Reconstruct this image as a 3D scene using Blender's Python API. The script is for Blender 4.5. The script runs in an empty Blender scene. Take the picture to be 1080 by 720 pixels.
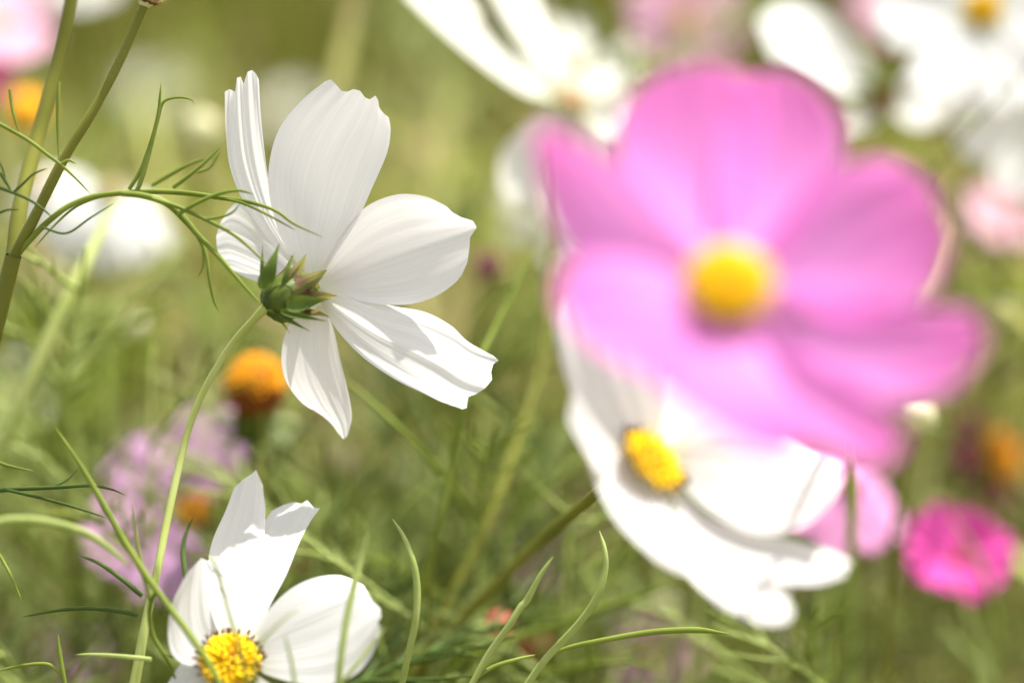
import bpy, math, random
import numpy as np
from mathutils import Vector

# ------------------------------------------------------------------ camera, light, exposure
scn = bpy.context.scene
COL = scn.collection
PITCH = math.radians(10)
CAMZ = 0.80
LENS, SENSOR, FOCUS = 85.0, 36.0, 0.500
cam_d = bpy.data.cameras.new("camera")
cam_d.lens = LENS; cam_d.sensor_width = SENSOR
cam_d.clip_start = 0.01; cam_d.clip_end = 500
cam_d.dof.use_dof = True
cam_d.dof.focus_distance = FOCUS
cam_d.dof.aperture_fstop = 2.8
cam_d.dof.aperture_blades = 0
cam = bpy.data.objects.new("camera", cam_d)
cam.location = (0, 0, CAMZ)
cam.rotation_euler = (math.radians(90) - PITCH, 0, 0)
COL.objects.link(cam); scn.camera = cam

SUN_DIR = Vector((0.30, 0.12, 0.93)).normalized()
SUN_STRENGTH, SKY_STRENGTH, EXPOSURE = 5.0, 0.15, 1.05
sun_d = bpy.data.lights.new("sun", 'SUN')
sun_d.energy = SUN_STRENGTH; sun_d.angle = math.radians(0.5); sun_d.color = (1.0, 0.965, 0.90)
sun = bpy.data.objects.new("sun", sun_d)
sun.rotation_euler = SUN_DIR.to_track_quat('Z', 'Y').to_euler()
sun.location = (0, 0, 5)
COL.objects.link(sun)
world = bpy.data.worlds.new("World"); scn.world = world; world.use_nodes = True
wn = world.node_tree
bg = wn.nodes["Background"]
sky = wn.nodes.new('ShaderNodeTexSky'); sky.sky_type = 'NISHITA'; sky.sun_disc = False
sky.sun_elevation = math.asin(SUN_DIR.z)
sky.sun_rotation = math.atan2(SUN_DIR.x, SUN_DIR.y)
sky.air_density = 1.0; sky.dust_density = 2.5; sky.ozone_density = 1.0
hs = wn.nodes.new('ShaderNodeHueSaturation'); hs.inputs['Saturation'].default_value = 0.35   # sky desaturated so its fill light is less blue
wn.links.new(sky.outputs[0], hs.inputs['Color']); wn.links.new(hs.outputs[0], bg.inputs[0]); bg.inputs[1].default_value = SKY_STRENGTH
vs = scn.view_settings
vs.view_transform = 'Standard'; vs.look = 'None'; vs.exposure = EXPOSURE; vs.gamma = 1; vs.use_curve_mapping = False
scn.render.engine = 'CYCLES'
cy = scn.cycles
cy.use_denoising = True
try: cy.denoiser = 'OPENIMAGEDENOISE'
except Exception: pass
cy.max_bounces = 10; cy.diffuse_bounces = 5; cy.transmission_bounces = 8; cy.transparent_max_bounces = 8
cy.caustics_reflective = False; cy.caustics_refractive = False
cy.sample_clamp_indirect = 8

# ------------------------------------------------------------------ frame helper: photo pixel + distance -> point in metres
FWD = np.array([0, math.cos(PITCH), -math.sin(PITCH)])
RIGHT = np.array([1.0, 0, 0])
UP = np.array([0, math.sin(PITCH), math.cos(PITCH)])
CAM = np.array([0, 0, CAMZ])
def at(px, py, d):
    px = np.asarray(px, float); py = np.asarray(py, float); d = np.asarray(d, float)
    k = d * SENSOR / LENS / 1080.0
    return CAM + d[..., None] * FWD + ((px - 540) * k)[..., None] * RIGHT + ((360 - py) * k)[..., None] * UP
def P(px, py, d):
    return at(px, py, d).reshape(3)
def mm(px, d=FOCUS):
    return px * d * SENSOR / LENS / 1080.0
def unit(v):
    v = np.asarray(v, float); return v / (np.linalg.norm(v) + 1e-12)

# ------------------------------------------------------------------ materials
def new_mat(name):
    m = bpy.data.materials.new(name); m.use_nodes = True
    nt = m.node_tree; nt.nodes.clear()
    return m, nt, nt.nodes.new, nt.links.new
def petal_mat(name, base, trans, amount=0.42, vein=0.06, tipcol=None, tipamt=0.0, basecol=None):
    m, nt, N, L = new_mat(name)
    out = N('ShaderNodeOutputMaterial'); mix = N('ShaderNodeMixShader'); mix.inputs[0].default_value = amount
    pb = N('ShaderNodeBsdfPrincipled'); tr = N('ShaderNodeBsdfTranslucent')
    pb.inputs['Roughness'].default_value = 0.7; pb.inputs['Specular IOR Level'].default_value = 0.12
    uv = N('ShaderNodeUVMap'); mp = N('ShaderNodeMapping'); mp.inputs['Scale'].default_value = (34, 1.3, 1)
    L(uv.outputs[0], mp.inputs[0])
    no = N('ShaderNodeTexNoise'); no.inputs['Scale'].default_value = 1.0; no.inputs['Detail'].default_value = 4
    L(mp.outputs[0], no.inputs['Vector'])
    rp = N('ShaderNodeMapRange'); rp.inputs[1].default_value = 0.3; rp.inputs[2].default_value = 0.7
    rp.inputs[3].default_value = 1 - vein; rp.inputs[4].default_value = 1.0
    L(no.outputs[0], rp.inputs[0])
    sep = N('ShaderNodeSeparateXYZ'); L(uv.outputs[0], sep.inputs[0])
    def chain(col):
        c = N('ShaderNodeMix'); c.data_type = 'RGBA'
        c.inputs[6].default_value = (*col, 1); c.inputs[7].default_value = (*(tipcol or col), 1)
        f = N('ShaderNodeMapRange'); f.interpolation_type = 'SMOOTHSTEP'
        f.inputs[1].default_value = 0.35; f.inputs[2].default_value = 1.0
        f.inputs[3].default_value = 0; f.inputs[4].default_value = tipamt
        L(sep.outputs[1], f.inputs[0]); L(f.outputs[0], c.inputs[0])
        o = c.outputs[2]
        if basecol:
            c2 = N('ShaderNodeMix'); c2.data_type = 'RGBA'; c2.inputs[7].default_value = (*basecol, 1)
            g = N('ShaderNodeMapRange'); g.inputs[1].default_value = 0.0; g.inputs[2].default_value = 0.22
            g.inputs[3].default_value = 0.75; g.inputs[4].default_value = 0.0
            L(sep.outputs[1], g.inputs[0]); L(g.outputs[0], c2.inputs[0]); L(o, c2.inputs[6]); o = c2.outputs[2]
        mu = N('ShaderNodeVectorMath'); mu.operation = 'SCALE'
        L(o, mu.inputs[0]); L(rp.outputs[0], mu.inputs['Scale'])
        return mu.outputs[0]
    L(chain(base), pb.inputs['Base Color']); L(chain(trans), tr.inputs[0])
    bp = N('ShaderNodeBump'); bp.inputs['Strength'].default_value = 0.25; bp.inputs['Distance'].default_value = 0.0006
    L(no.outputs[0], bp.inputs['Height']); L(bp.outputs[0], pb.inputs['Normal'])
    L(pb.outputs[0], mix.inputs[1]); L(tr.outputs[0], mix.inputs[2]); L(mix.outputs[0], out.inputs[0])
    return m
def leaf_mat(name, a, b, trans=0.3, scale=60, rough=0.5):
    m, nt, N, L = new_mat(name)
    out = N('ShaderNodeOutputMaterial'); mix = N('ShaderNodeMixShader'); mix.inputs[0].default_value = trans
    pb = N('ShaderNodeBsdfPrincipled'); tr = N('ShaderNodeBsdfTranslucent')
    pb.inputs['Roughness'].default_value = rough; pb.inputs['Specular IOR Level'].default_value = 0.2
    geo = N('ShaderNodeNewGeometry')
    no = N('ShaderNodeTexNoise'); no.inputs['Scale'].default_value = scale; no.inputs['Detail'].default_value = 3
    L(geo.outputs['Position'], no.inputs['Vector'])
    rp = N('ShaderNodeMapRange'); rp.inputs[1].default_value = 0.35; rp.inputs[2].default_value = 0.65
    L(no.outputs[0], rp.inputs[0])
    c = N('ShaderNodeMix'); c.data_type = 'RGBA'
    c.inputs[6].default_value = (*a, 1); c.inputs[7].default_value = (*b, 1)
    L(rp.outputs[0], c.inputs[0]); L(c.outputs[2], pb.inputs['Base Color']); L(c.outputs[2], tr.inputs[0])
    L(pb.outputs[0], mix.inputs[1]); L(tr.outputs[0], mix.inputs[2]); L(mix.outputs[0], out.inputs[0])
    return m
def island_leaf_mat(name, cols, trans=0.35, patch=2.2, patch_col=(0.07, 0.055, 0.02)):
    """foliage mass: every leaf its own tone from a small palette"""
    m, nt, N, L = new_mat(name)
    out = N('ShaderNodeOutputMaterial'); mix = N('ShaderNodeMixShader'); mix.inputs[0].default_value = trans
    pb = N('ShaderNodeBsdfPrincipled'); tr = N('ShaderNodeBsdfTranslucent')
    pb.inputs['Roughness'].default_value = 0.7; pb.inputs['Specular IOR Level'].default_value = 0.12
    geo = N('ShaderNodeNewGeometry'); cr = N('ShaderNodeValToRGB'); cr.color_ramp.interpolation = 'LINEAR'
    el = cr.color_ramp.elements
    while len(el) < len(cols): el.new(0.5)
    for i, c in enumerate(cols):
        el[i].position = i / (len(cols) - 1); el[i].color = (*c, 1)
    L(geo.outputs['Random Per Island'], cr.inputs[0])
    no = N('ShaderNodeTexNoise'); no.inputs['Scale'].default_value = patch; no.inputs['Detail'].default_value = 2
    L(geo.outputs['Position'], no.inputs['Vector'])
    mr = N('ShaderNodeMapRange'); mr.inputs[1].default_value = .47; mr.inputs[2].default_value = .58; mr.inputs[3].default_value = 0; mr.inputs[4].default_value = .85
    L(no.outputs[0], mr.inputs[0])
    mx = N('ShaderNodeMix'); mx.data_type = 'RGBA'; mx.inputs[7].default_value = (*patch_col, 1)  # noise patches mixed towards a second tone
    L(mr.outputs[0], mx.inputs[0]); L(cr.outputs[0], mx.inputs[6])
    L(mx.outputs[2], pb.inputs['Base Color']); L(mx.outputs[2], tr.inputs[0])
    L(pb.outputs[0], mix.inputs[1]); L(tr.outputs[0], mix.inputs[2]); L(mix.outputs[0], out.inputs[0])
    return m

M = {}
M['white'] = petal_mat('white petal', (0.86, 0.85, 0.83), (0.82, 0.79, 0.76), 0.44, 0.08, basecol=(0.74, 0.76, 0.50))
M['white_warm'] = petal_mat('cream petal', (0.84, 0.82, 0.74), (0.80, 0.77, 0.66), 0.42, 0.05, basecol=(0.70, 0.72, 0.40))
M['pink'] = petal_mat('pink petal', (0.86, 0.31, 0.75), (0.88, 0.33, 0.76), 0.42, 0.14,
                      tipcol=(0.80, 0.19, 0.55), tipamt=0.9, basecol=(0.86, 0.36, 0.78))  # deeper tip colour partly paints in shade on the upper petals
M['pale_pink'] = petal_mat('pale pink petal', (0.80, 0.46, 0.60), (0.80, 0.42, 0.56), 0.4, 0.1)
M['lilac'] = petal_mat('lilac petal', (0.68, 0.38, 0.62), (0.66, 0.34, 0.58), 0.4, 0.1)
M['mid_pink'] = petal_mat('mid pink petal', (0.82, 0.36, 0.64), (0.80, 0.32, 0.58), 0.4, 0.1)
M['magenta'] = petal_mat('magenta petal', (0.80, 0.10, 0.44), (0.80, 0.10, 0.44), 0.4, 0.15)
M['plum'] = petal_mat('plum petal', (0.22, 0.03, 0.08), (0.26, 0.03, 0.10), 0.35, 0.15)
M['orange'] = leaf_mat('orange floret', (0.86, 0.34, 0.006), (0.90, 0.46, 0.01), 0.12, 700, 0.6)
M['yellow'] = leaf_mat('yellow floret', (0.92, 0.56, 0.004), (0.94, 0.72, 0.008), 0.15, 900, 0.6)
M['brown'] = leaf_mat('brown anther', (0.06, 0.025, 0.008), (0.12, 0.05, 0.015), 0.0, 900)
M['rust'] = leaf_mat('rust floret base', (0.20, 0.05, 0.01), (0.30, 0.09, 0.01), 0.05, 500)
M['leaf'] = leaf_mat('feathery leaf', (0.17, 0.23, 0.03), (0.28, 0.34, 0.06), 0.35, 90)
M['leaf_dark'] = leaf_mat('dark leaf', (0.06, 0.10, 0.018), (0.10, 0.15, 0.03), 0.25, 90)
M['leaf_pale'] = leaf_mat('pale leaf', (0.34, 0.42, 0.11), (0.48, 0.55, 0.20), 0.35, 120)
M['stem'] = leaf_mat('olive stem', (0.13, 0.14, 0.018), (0.20, 0.20, 0.03), 0.1, 60)
M['stem_brown'] = leaf_mat('brownish stem', (0.15, 0.13, 0.018), (0.22, 0.19, 0.03), 0.1, 45)
M['stem_pale'] = leaf_mat('pale green stem', (0.42, 0.48, 0.13), (0.52, 0.58, 0.20), 0.15, 60)
M['calyx'] = leaf_mat('calyx green', (0.06, 0.09, 0.012), (0.13, 0.17, 0.025), 0.25, 300)
M['sepal'] = leaf_mat('sepal green', (0.07, 0.115, 0.015), (0.13, 0.19, 0.03), 0.3, 200)
M['bract'] = leaf_mat('papery inner bract', (0.22, 0.18, 0.06), (0.42, 0.40, 0.13), 0.5, 260)
M['bract'] = (lambda m: m)(leaf_mat('papery inner bract', (0.10, 0.055, 0.022), (0.17, 0.11, 0.045), 0.45, 420))
def grade_bract():
    nt = M['bract'].node_tree; N = nt.nodes.new; L = nt.links.new
    mix = [n for n in nt.nodes if n.type == 'MIX'][0]; uv = N('ShaderNodeUVMap'); sp = N('ShaderNodeSeparateXYZ'); L(uv.outputs[0], sp.inputs[0])
    mr = N('ShaderNodeMapRange'); mr.inputs[1].default_value = .45; mr.inputs[2].default_value = .95; L(sp.outputs[1], mr.inputs[0])
    m2 = N('ShaderNodeMix'); m2.data_type = 'RGBA'; m2.inputs[7].default_value = (0.46, 0.44, 0.14, 1); L(mr.outputs[0], m2.inputs[0])
    L(mix.outputs[2], m2.inputs[6])
    for n in nt.nodes:
        if n.type == 'BSDF_PRINCIPLED': L(m2.outputs[2], n.inputs['Base Color'])
        if n.type == 'BSDF_TRANSLUCENT': L(m2.outputs[2], n.inputs[0])
grade_bract()
M['bract_brown'] = leaf_mat('brown inner bract', (0.10, 0.065, 0.03), (0.26, 0.19, 0.08), 0.4, 420)
M['bud'] = leaf_mat('cream bud', (0.60, 0.58, 0.30), (0.74, 0.70, 0.46), 0.3, 200)
M['bud_tan'] = leaf_mat('tan bud', (0.46, 0.34, 0.18), (0.56, 0.44, 0.26), 0.2, 200)
M['bud_red'] = leaf_mat('red bud', (0.60, 0.10, 0.10), (0.50, 0.16, 0.10), 0.2, 200)
M['bud_plum'] = leaf_mat('plum bud', (0.12, 0.02, 0.05), (0.20, 0.04, 0.08), 0.1, 200)

# ------------------------------------------------------------------ mesh helpers
class MB:
    def __init__(s): s.v = []; s.f = []; s.uv = []; s.n = 0; s.mi = []
    def grid(s, pts, uvs=None, closed=False, mi=0):
        nu, nv = pts.shape[:2]; b = s.n
        s.v.append(pts.reshape(-1, 3)); s.n += nu * nv
        if uvs is None:
            uu, vv = np.meshgrid(np.linspace(0, 1, nu), np.linspace(0, 1, nv), indexing='ij')
            uvs = np.stack([vv, uu], -1)
        s.uv.append(uvs.reshape(-1, 2))
        i, j = np.meshgrid(np.arange(nu - 1), np.arange(nv if closed else nv - 1), indexing='ij')
        j2 = (j + 1) % nv
        q = np.stack([b + i * nv + j, b + i * nv + j2, b + (i + 1) * nv + j2, b + (i + 1) * nv + j], -1).reshape(-1, 4)
        s.f.append(q); s.mi.append(np.full(len(q), mi))
    def tube(s, pts, r, sides=8, flat=1.0, mi=0):
        pts = np.asarray(pts, float); n = len(pts); r = np.broadcast_to(r, (n,))
        t = np.gradient(pts, axis=0); t /= np.linalg.norm(t, axis=1)[:, None] + 1e-12
        ref = np.array([0.13, -0.97, 0.21])
        if abs(t[0] @ ref) > 0.9: ref = np.array([0.9, 0.1, 0.3])
        a = []
        for k in range(n):
            x = ref - t[k] * (ref @ t[k]); x /= np.linalg.norm(x) + 1e-12; a.append(x); ref = x
        a = np.array(a); b = np.cross(t, a)
        th = np.arange(sides) * 2 * math.pi / sides
        ring = pts[:, None] + r[:, None, None] * (a[:, None] * (np.cos(th)[None, :, None] * flat) + b[:, None] * np.sin(th)[None, :, None])
        s.grid(ring, closed=True, mi=mi)
    def build(s, name, mats, parent=None, smooth=True):
        me = bpy.data.meshes.new(name)
        v = np.concatenate(s.v); f = np.concatenate(s.f); uv = np.concatenate(s.uv); mi = np.concatenate(s.mi)
        org = np.zeros(3)
        if parent is not None: org = np.array(WORLD[parent.name])
        me.vertices.add(len(v)); me.vertices.foreach_set('co', (v - org).astype(np.float32).ravel())
        me.loops.add(len(f) * 4); me.loops.foreach_set('vertex_index', f.astype(np.int32).ravel())
        me.polygons.add(len(f)); me.polygons.foreach_set('loop_start', np.arange(0, len(f) * 4, 4, dtype=np.int32))
        me.polygons.foreach_set('material_index', mi.astype(np.int32))
        me.polygons.foreach_set('use_smooth', np.full(len(f), smooth))
        ul = me.uv_layers.new(name='UVMap'); ul.data.foreach_set('uv', uv[f.ravel()].astype(np.float32).ravel())
        me.update(calc_edges=True); me.validate()
        for m in (mats if isinstance(mats, (list, tuple)) else [mats]): me.materials.append(m)
        o = bpy.data.objects.new(name, me); COL.objects.link(o)
        if parent is not None: o.parent = parent
        WORLD[o.name] = tuple(org)
        return o
WORLD = {}
def thing(name, label, cat, loc, group=None):
    o = bpy.data.objects.new(name, None); COL.objects.link(o)
    o.empty_display_size = 0.01
    o.location = [float(c) for c in loc]; o['label'] = label; o['category'] = cat
    if group: o['group'] = group
    WORLD[o.name] = tuple(float(c) for c in loc)
    return o
def spline(pts, n):
    """Catmull-Rom through pts, n samples evenly by arc length"""
    p = np.asarray(pts, float)
    if len(p) == 2: return p[0] + (p[1] - p[0]) * np.linspace(0, 1, n)[:, None]
    q = np.vstack([2 * p[0] - p[1], p, 2 * p[-1] - p[-2]]); out = []
    t = np.linspace(0, 1, 14, endpoint=False)[:, None]
    for i in range(1, len(q) - 2):
        a, b, c, d = q[i - 1], q[i], q[i + 1], q[i + 2]
        out.append(0.5 * (2 * b + (c - a) * t + (2 * a - 5 * b + 4 * c - d) * t ** 2 + (3 * b - a - 3 * c + d) * t ** 3))
    out = np.vstack(out + [p[-1:]])
    s = np.concatenate([[0], np.cumsum(np.linalg.norm(np.diff(out, axis=0), axis=1))])
    x = np.linspace(0, s[-1], n)
    return np.stack([np.interp(x, s, out[:, k]) for k in range(out.shape[1])], 1)
def long_path(w, n1=70, n2=26):
    """finely sampled visible part (list of world points), then a smooth run down to the ground"""
    top = spline(w, n1); e = top[-1]; t = unit(top[-1] - top[-4])
    q = [e, e + t * .03, e + t * .05 + np.array([0, .004, -.04])]
    b = q[-1]; q += [np.array([b[0] + t[0] * .03, b[1] + .01, b[2] * .5]), np.array([b[0] + t[0] * .04, b[1] + .015, -.01])]
    return np.vstack([top[:-1], spline(q, n2)])
def trace(pts, n=24):
    """pts: (px, py, d) -> smooth world polyline"""
    w = np.array([P(*p) for p in pts]); return spline(w, n)
def ground_path(start, direction, lean=(0, 0), n=26, first=0.02, wob=0.006, rng=None):
    start = np.asarray(start, float); direction = unit(direction)
    p = [start, start + direction * first]
    h = p[-1][2]; d2 = unit(direction + np.array([0, 0, -1.4]))
    p.append(p[-1] + d2 * 0.03)
    b = p[-1].copy()
    for f in (0.3, 0.6, 1.0):
        q = np.array([b[0] + lean[0] * f, b[1] + lean[1] * f, b[2] * (1 - f)])
        if rng is not None and f < 1: q[:2] += [rng.uniform(-wob, wob), rng.uniform(-wob, wob)]
        p.append(q)
    p[-1][2] = -0.01
    return spline(p, n)

# ------------------------------------------------------------------ petals
RIDGE = 0.4
def traced_petal(eL, eR, tip, db, dL, dR, bulge=0.0, ridge=0.0004, folds=4.0, seed=0, nu=44, nv=36, curl=0.0, pw=1.15):
    """a petal from its two edges and its toothed tip: px outline, its own depths in metres"""
    rng = np.random.RandomState(seed)
    L = spline(eL, nu); R = spline(eR, nu)
    T = spline(tip, nv) if len(tip) < 4 else np.stack(
        [np.interp(np.linspace(0, 1, nv), np.linspace(0, 1, len(tip)), np.array(tip, float)[:, k]) for k in (0, 1)], 1)
    u = np.linspace(0, 1, nu)[:, None]; v = np.linspace(0, 1, nv)[None, :]
    xy = L[:, None] * (1 - v[..., None]) + R[:, None] * v[..., None]
    lin = L[-1][None] * (1 - v.T) + R[-1][None] * v.T
    off = T - lin
    # slow component reaches further down the petal than the teeth
    ker = np.ones(9) / 9; sm = np.stack([np.convolve(np.pad(off[:, k], 4, mode='edge'), ker, 'valid') for k in (0, 1)], 1)
    sm *= np.sin(np.linspace(0, math.pi, nv))[:, None] ** 0.3
    xy = xy + sm[None] * (u ** 2.2)[..., None] + (off - sm)[None] * (u ** 16)[..., None]
    prof = u ** pw
    d = db + ((dL * (1 - v) + dR * v) - db) * prof
    d = d + bulge * np.sin(math.pi * v) * np.sin(math.pi * np.clip(u, 0, 1) ** 0.8)
    d = d + curl * np.clip((u - 0.7) / 0.3, 0, 1) ** 2
    ph = rng.uniform(0, 6.28, 4)
    w = np.sin(folds * 2 * math.pi * v * (1 + 0.08 * np.sin(3 * u + ph[1])) + ph[0] + 0.5 * u) + 0.45 * np.sin(folds * 2.3 * 2 * math.pi * v + ph[2] + u)
    d = d + ridge * RIDGE * w * (u ** 1.1) * (0.6 + 0.4 * u)
    pts = at(xy[..., 0], xy[..., 1], d)
    return pts
def generic_petal(c, a, t, L, W, rise, curl, camber, rng, r0=0.003, nu=16, nv=13, rid=0.0006, twist=0.0):
    s = np.cross(a, t)
    u = np.linspace(0, 1, nu); v = np.linspace(-1, 1, nv)
    w = W * 0.5 * np.interp(u, [0, .1, .3, .55, .8, .92, 1], [.16, .28, .62, .92, 1, .9, .66])
    th = rise + curl * u
    dx = np.cos(th); dz = np.sin(th)
    x = np.concatenate([[0], np.cumsum((dx[1:] + dx[:-1]) / 2)]) / (nu - 1)
    z = np.concatenate([[0], np.cumsum((dz[1:] + dz[:-1]) / 2)]) / (nu - 1)
    Lv = 1 - 0.05 * np.abs(v) ** 3 + 0.035 * np.cos(3 * math.pi * v + rng.uniform(-.6, .6)) + rng.uniform(-0.012, .012, nv)
    uu = u[:, None]; vv = v[None, :]
    scale = 1 + (Lv[None, :] - 1) * uu ** 4
    X = x[:, None] * L * scale; Z = z[:, None] * L * scale
    Y = vv * w[:, None]
    n_a = a[None, None] * np.cos(th)[:, None, None] - t[None, None] * np.sin(th)[:, None, None]
    h = camber * (vv ** 2) * w[:, None] + rid * np.sin(vv * 7 + rng.uniform(0, 6)) * uu + twist * vv * uu * w[:, None]
    return c + (r0 + X)[..., None] * t + Z[..., None] * a + Y[..., None] * s + h[..., None] * n_a

def disc_mesh(mb, c, a, r, height, n, rf, rng, tipped=False, full=False, lenf=1.6):
    """domed centre: phyllotaxis florets standing on a dome. material 0 florets, 1 base, 2 anthers"""
    a = unit(a); x = unit(np.cross(a, [0.3, 0.2, 0.9])); y = np.cross(a, x)
    pm = 2.35 if full else 1.35
    nu_, nv_ = 10, 20
    ph = np.linspace(0, pm, nu_)[:, None]; th = (np.arange(nv_) * 2 * math.pi / nv_)[None]
    g = c + (np.sin(ph) * np.cos(th))[..., None] * x * r * .9 + (np.sin(ph) * np.sin(th))[..., None] * y * r * .9 + ((np.cos(ph) + 0 * th) * height * .9)[..., None] * a
    mb.grid(g, closed=True, mi=1)
    for k in range(n):
        f = (k + 0.5) / n
        phi = math.acos(1 - f * (1 - math.cos(pm))) if full else pm * math.sqrt(f)
        t = k * 2.39996
        dn = unit(math.sin(phi) * (math.cos(t) * x + math.sin(t) * y) * 1.0 + math.cos(phi) * a * (height / r + .25))
        p0 = c + math.sin(phi) * (math.cos(t) * x + math.sin(t) * y) * r * .86 + math.cos(phi) * a * height * .86
        l = rf * lenf * rng.uniform(.7, 1.3); dn = unit(dn + rng.uniform(-.22, .22, 3))
        q = p0[None] + dn[None] * (np.array([0, .35, .75, .95, 1.0]) * l)[:, None]
        rr = rf * np.array([.42, .5, .62, .42, .03]) * rng.uniform(.8, 1.15)
        mb.tube(q, rr, 6, mi=1 if (full and f > .46 + .16 * rng.rand()) else 0)  # on a full ball the lower florets turn rust to paint in shade
        if tipped and f > 0.45 and rng.rand() < 0.85:
            e = q[-1]; d2 = unit(dn + rng.uniform(-.5, .5, 3))
            mb.tube(e + d2 * (np.array([-.25, .3, .8, 1.0]) * rf * 1.4)[:, None], rf * np.array([.2, .34, .3, .02]), 5, mi=2)
def blade(c0, c1, side, w, bend, nu=8, nv=5, belly=0.45, cup=0.25):
    """a lanceolate bract from c0 to c1"""
    c0 = np.asarray(c0, float); c1 = np.asarray(c1, float); side = unit(side)
    u = np.linspace(0, 1, nu)[:, None]; v = np.linspace(-1, 1, nv)[None]
    nrm = unit(np.cross(c1 - c0, side)); ln = np.linalg.norm(c1 - c0)
    ww = w * np.interp(u, [0, .08, .22, belly, .6, .8, 1], [.35, .72, .95, .85, .52, .2, .02])
    p = c0 + (c1 - c0) * u[..., None] + (v * ww)[..., None] * side + ((np.sin(u * math.pi) * bend + 0 * v))[..., None] * nrm
    p = p + (cup * ww * (v ** 2))[..., None] * nrm
    return p
def calyx_parts(root, c, a, r, rng, mats=('calyx', 'sepal')):
    """receptacle behind the petals and the eight green sepals round it"""
    a = unit(a); x = unit(np.cross(a, [0.3, 0.2, 0.9])); y = np.cross(a, x)
    zz = np.array([-2.0, -1.8, -1.3, -.7, -.1]) * r; rr = np.array([.25, .6, .95, 1.0, .9]) * r
    th = (np.arange(14) * 2 * math.pi / 14)[None]
    g = c + (rr[:, None] * np.cos(th))[..., None] * x + (rr[:, None] * np.sin(th))[..., None] * y + (zz[:, None] + 0 * th)[..., None] * a
    mb = MB(); mb.grid(g, closed=True); cal = mb.build('calyx', M[mats[0]], root)
    for k in range(8):
        t = k * math.pi / 4 + rng.uniform(-.15, .15); rad = math.cos(t) * x + math.sin(t) * y
        mb = MB(); b = c - a * r * 1.2 + rad * r * .8
        e = b + unit(rad * .9 + a * rng.uniform(-.4, .5)) * r * rng.uniform(2, 2.8)
        mb.grid(blade(b, e, np.cross(a, rad), r * .38, r * .2, 6, 3)); mb.build('sepal', M[mats[1]], cal)
    return cal

def flower(label, cpx, axis, R, mat, group=None, disc='yellow', np_=8, rise=0.12, curl=0.1, camber=-0.12, jitter=0.1,
           roll=0.0, xmax=9, seed=1, lean=(0, 0), stem='stem', stem_r=0.0010, width=0.62, discr=None, keep=None, dome=0.6, anthers=False, cat='flower'):
    discr = discr or R * .17
    rng = np.random.RandomState(seed)
    c = P(*cpx); a = unit(axis)
    path = ground_path(c - a * discr * 1.6, -a, lean, rng=rng)
    root = thing('cosmos_flower', label, cat, (path[-1][0], path[-1][1], 0.0), group)
    x = unit(np.cross(a, [0.1, 0.9, 0.4])); y = np.cross(a, x)
    for k in range(np_):
        if keep and k not in keep: continue
        t = roll + k * 2 * math.pi / np_ + rng.uniform(-jitter, jitter)
        tv = math.cos(t) * x + math.sin(t) * y
        if tv[0] > xmax: continue
        mb = MB()
        mb.grid(generic_petal(c + a * (0.0006 * (k % 2)), a, tv, R * rng.uniform(.92, 1.05), R * width * rng.uniform(.92, 1.08),
                              rise + rng.uniform(-.1, .1), curl + rng.uniform(-.12, .12), camber + rng.uniform(-.05, .05), rng,
                              r0=discr * .55, twist=rng.uniform(-.15, .15)))
        mb.build('petal', M[mat], root)
    mb = MB(); disc_mesh(mb, c + a * discr * .1, a, discr, discr * dome, 46, discr * .2, rng, anthers)
    mb.build('flower_centre', [M[disc], M['rust'], M['brown']], root)
    calyx_parts(root, c - a * 0.0004, a, discr * .8, rng)
    mb = MB(); mb.tube(path, np.linspace(stem_r * .8, stem_r * 1.5, len(path)), 8); mb.build('stem', M[stem], root)
    return root

# ------------------------------------------------------------------ ground
def ground():
    m, nt, N, L = new_mat('dry soil and straw')
    out = N('ShaderNodeOutputMaterial'); pb = N('ShaderNodeBsdfPrincipled'); pb.inputs['Roughness'].default_value = 0.95
    tc = N('ShaderNodeNewGeometry'); n1 = N('ShaderNodeTexNoise'); n1.inputs['Scale'].default_value = 9; n1.inputs['Detail'].default_value = 8
    cr = N('ShaderNodeValToRGB'); e = cr.color_ramp.elements
    e[0].position = .35; e[0].color = (0.04, 0.032, 0.016, 1); e[1].position = .66; e[1].color = (0.20, 0.16, 0.09, 1)
    el = e.new(.5); el.color = (0.13, 0.12, 0.05, 1)
    L(tc.outputs['Position'], n1.inputs['Vector']); L(n1.outputs[0], cr.inputs[0]); L(cr.outputs[0], pb.inputs['Base Color'])
    bp = N('ShaderNodeBump'); bp.inputs['Strength'].default_value = .6; bp.inputs['Distance'].default_value = .02
    L(n1.outputs[0], bp.inputs['Height']); L(bp.outputs[0], pb.inputs['Normal']); L(pb.outputs[0], out.inputs[0])
    mb = MB()
    g = np.concatenate([-np.geomspace(150, .5, 14), np.linspace(-.4, .4, 5), np.geomspace(.5, 150, 14)])
    X, Y = np.meshgrid(g, g, indexing='ij')
    Z = 0.012 * np.sin(X * 3.1) * np.cos(Y * 2.3) * np.exp(-(X ** 2 + Y ** 2) / 60)
    Z -= 0.013
    mb.grid(np.stack([X, Y, Z], -1))
    o = mb.build('ground', m); o['kind'] = 'structure'
ground()

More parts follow.
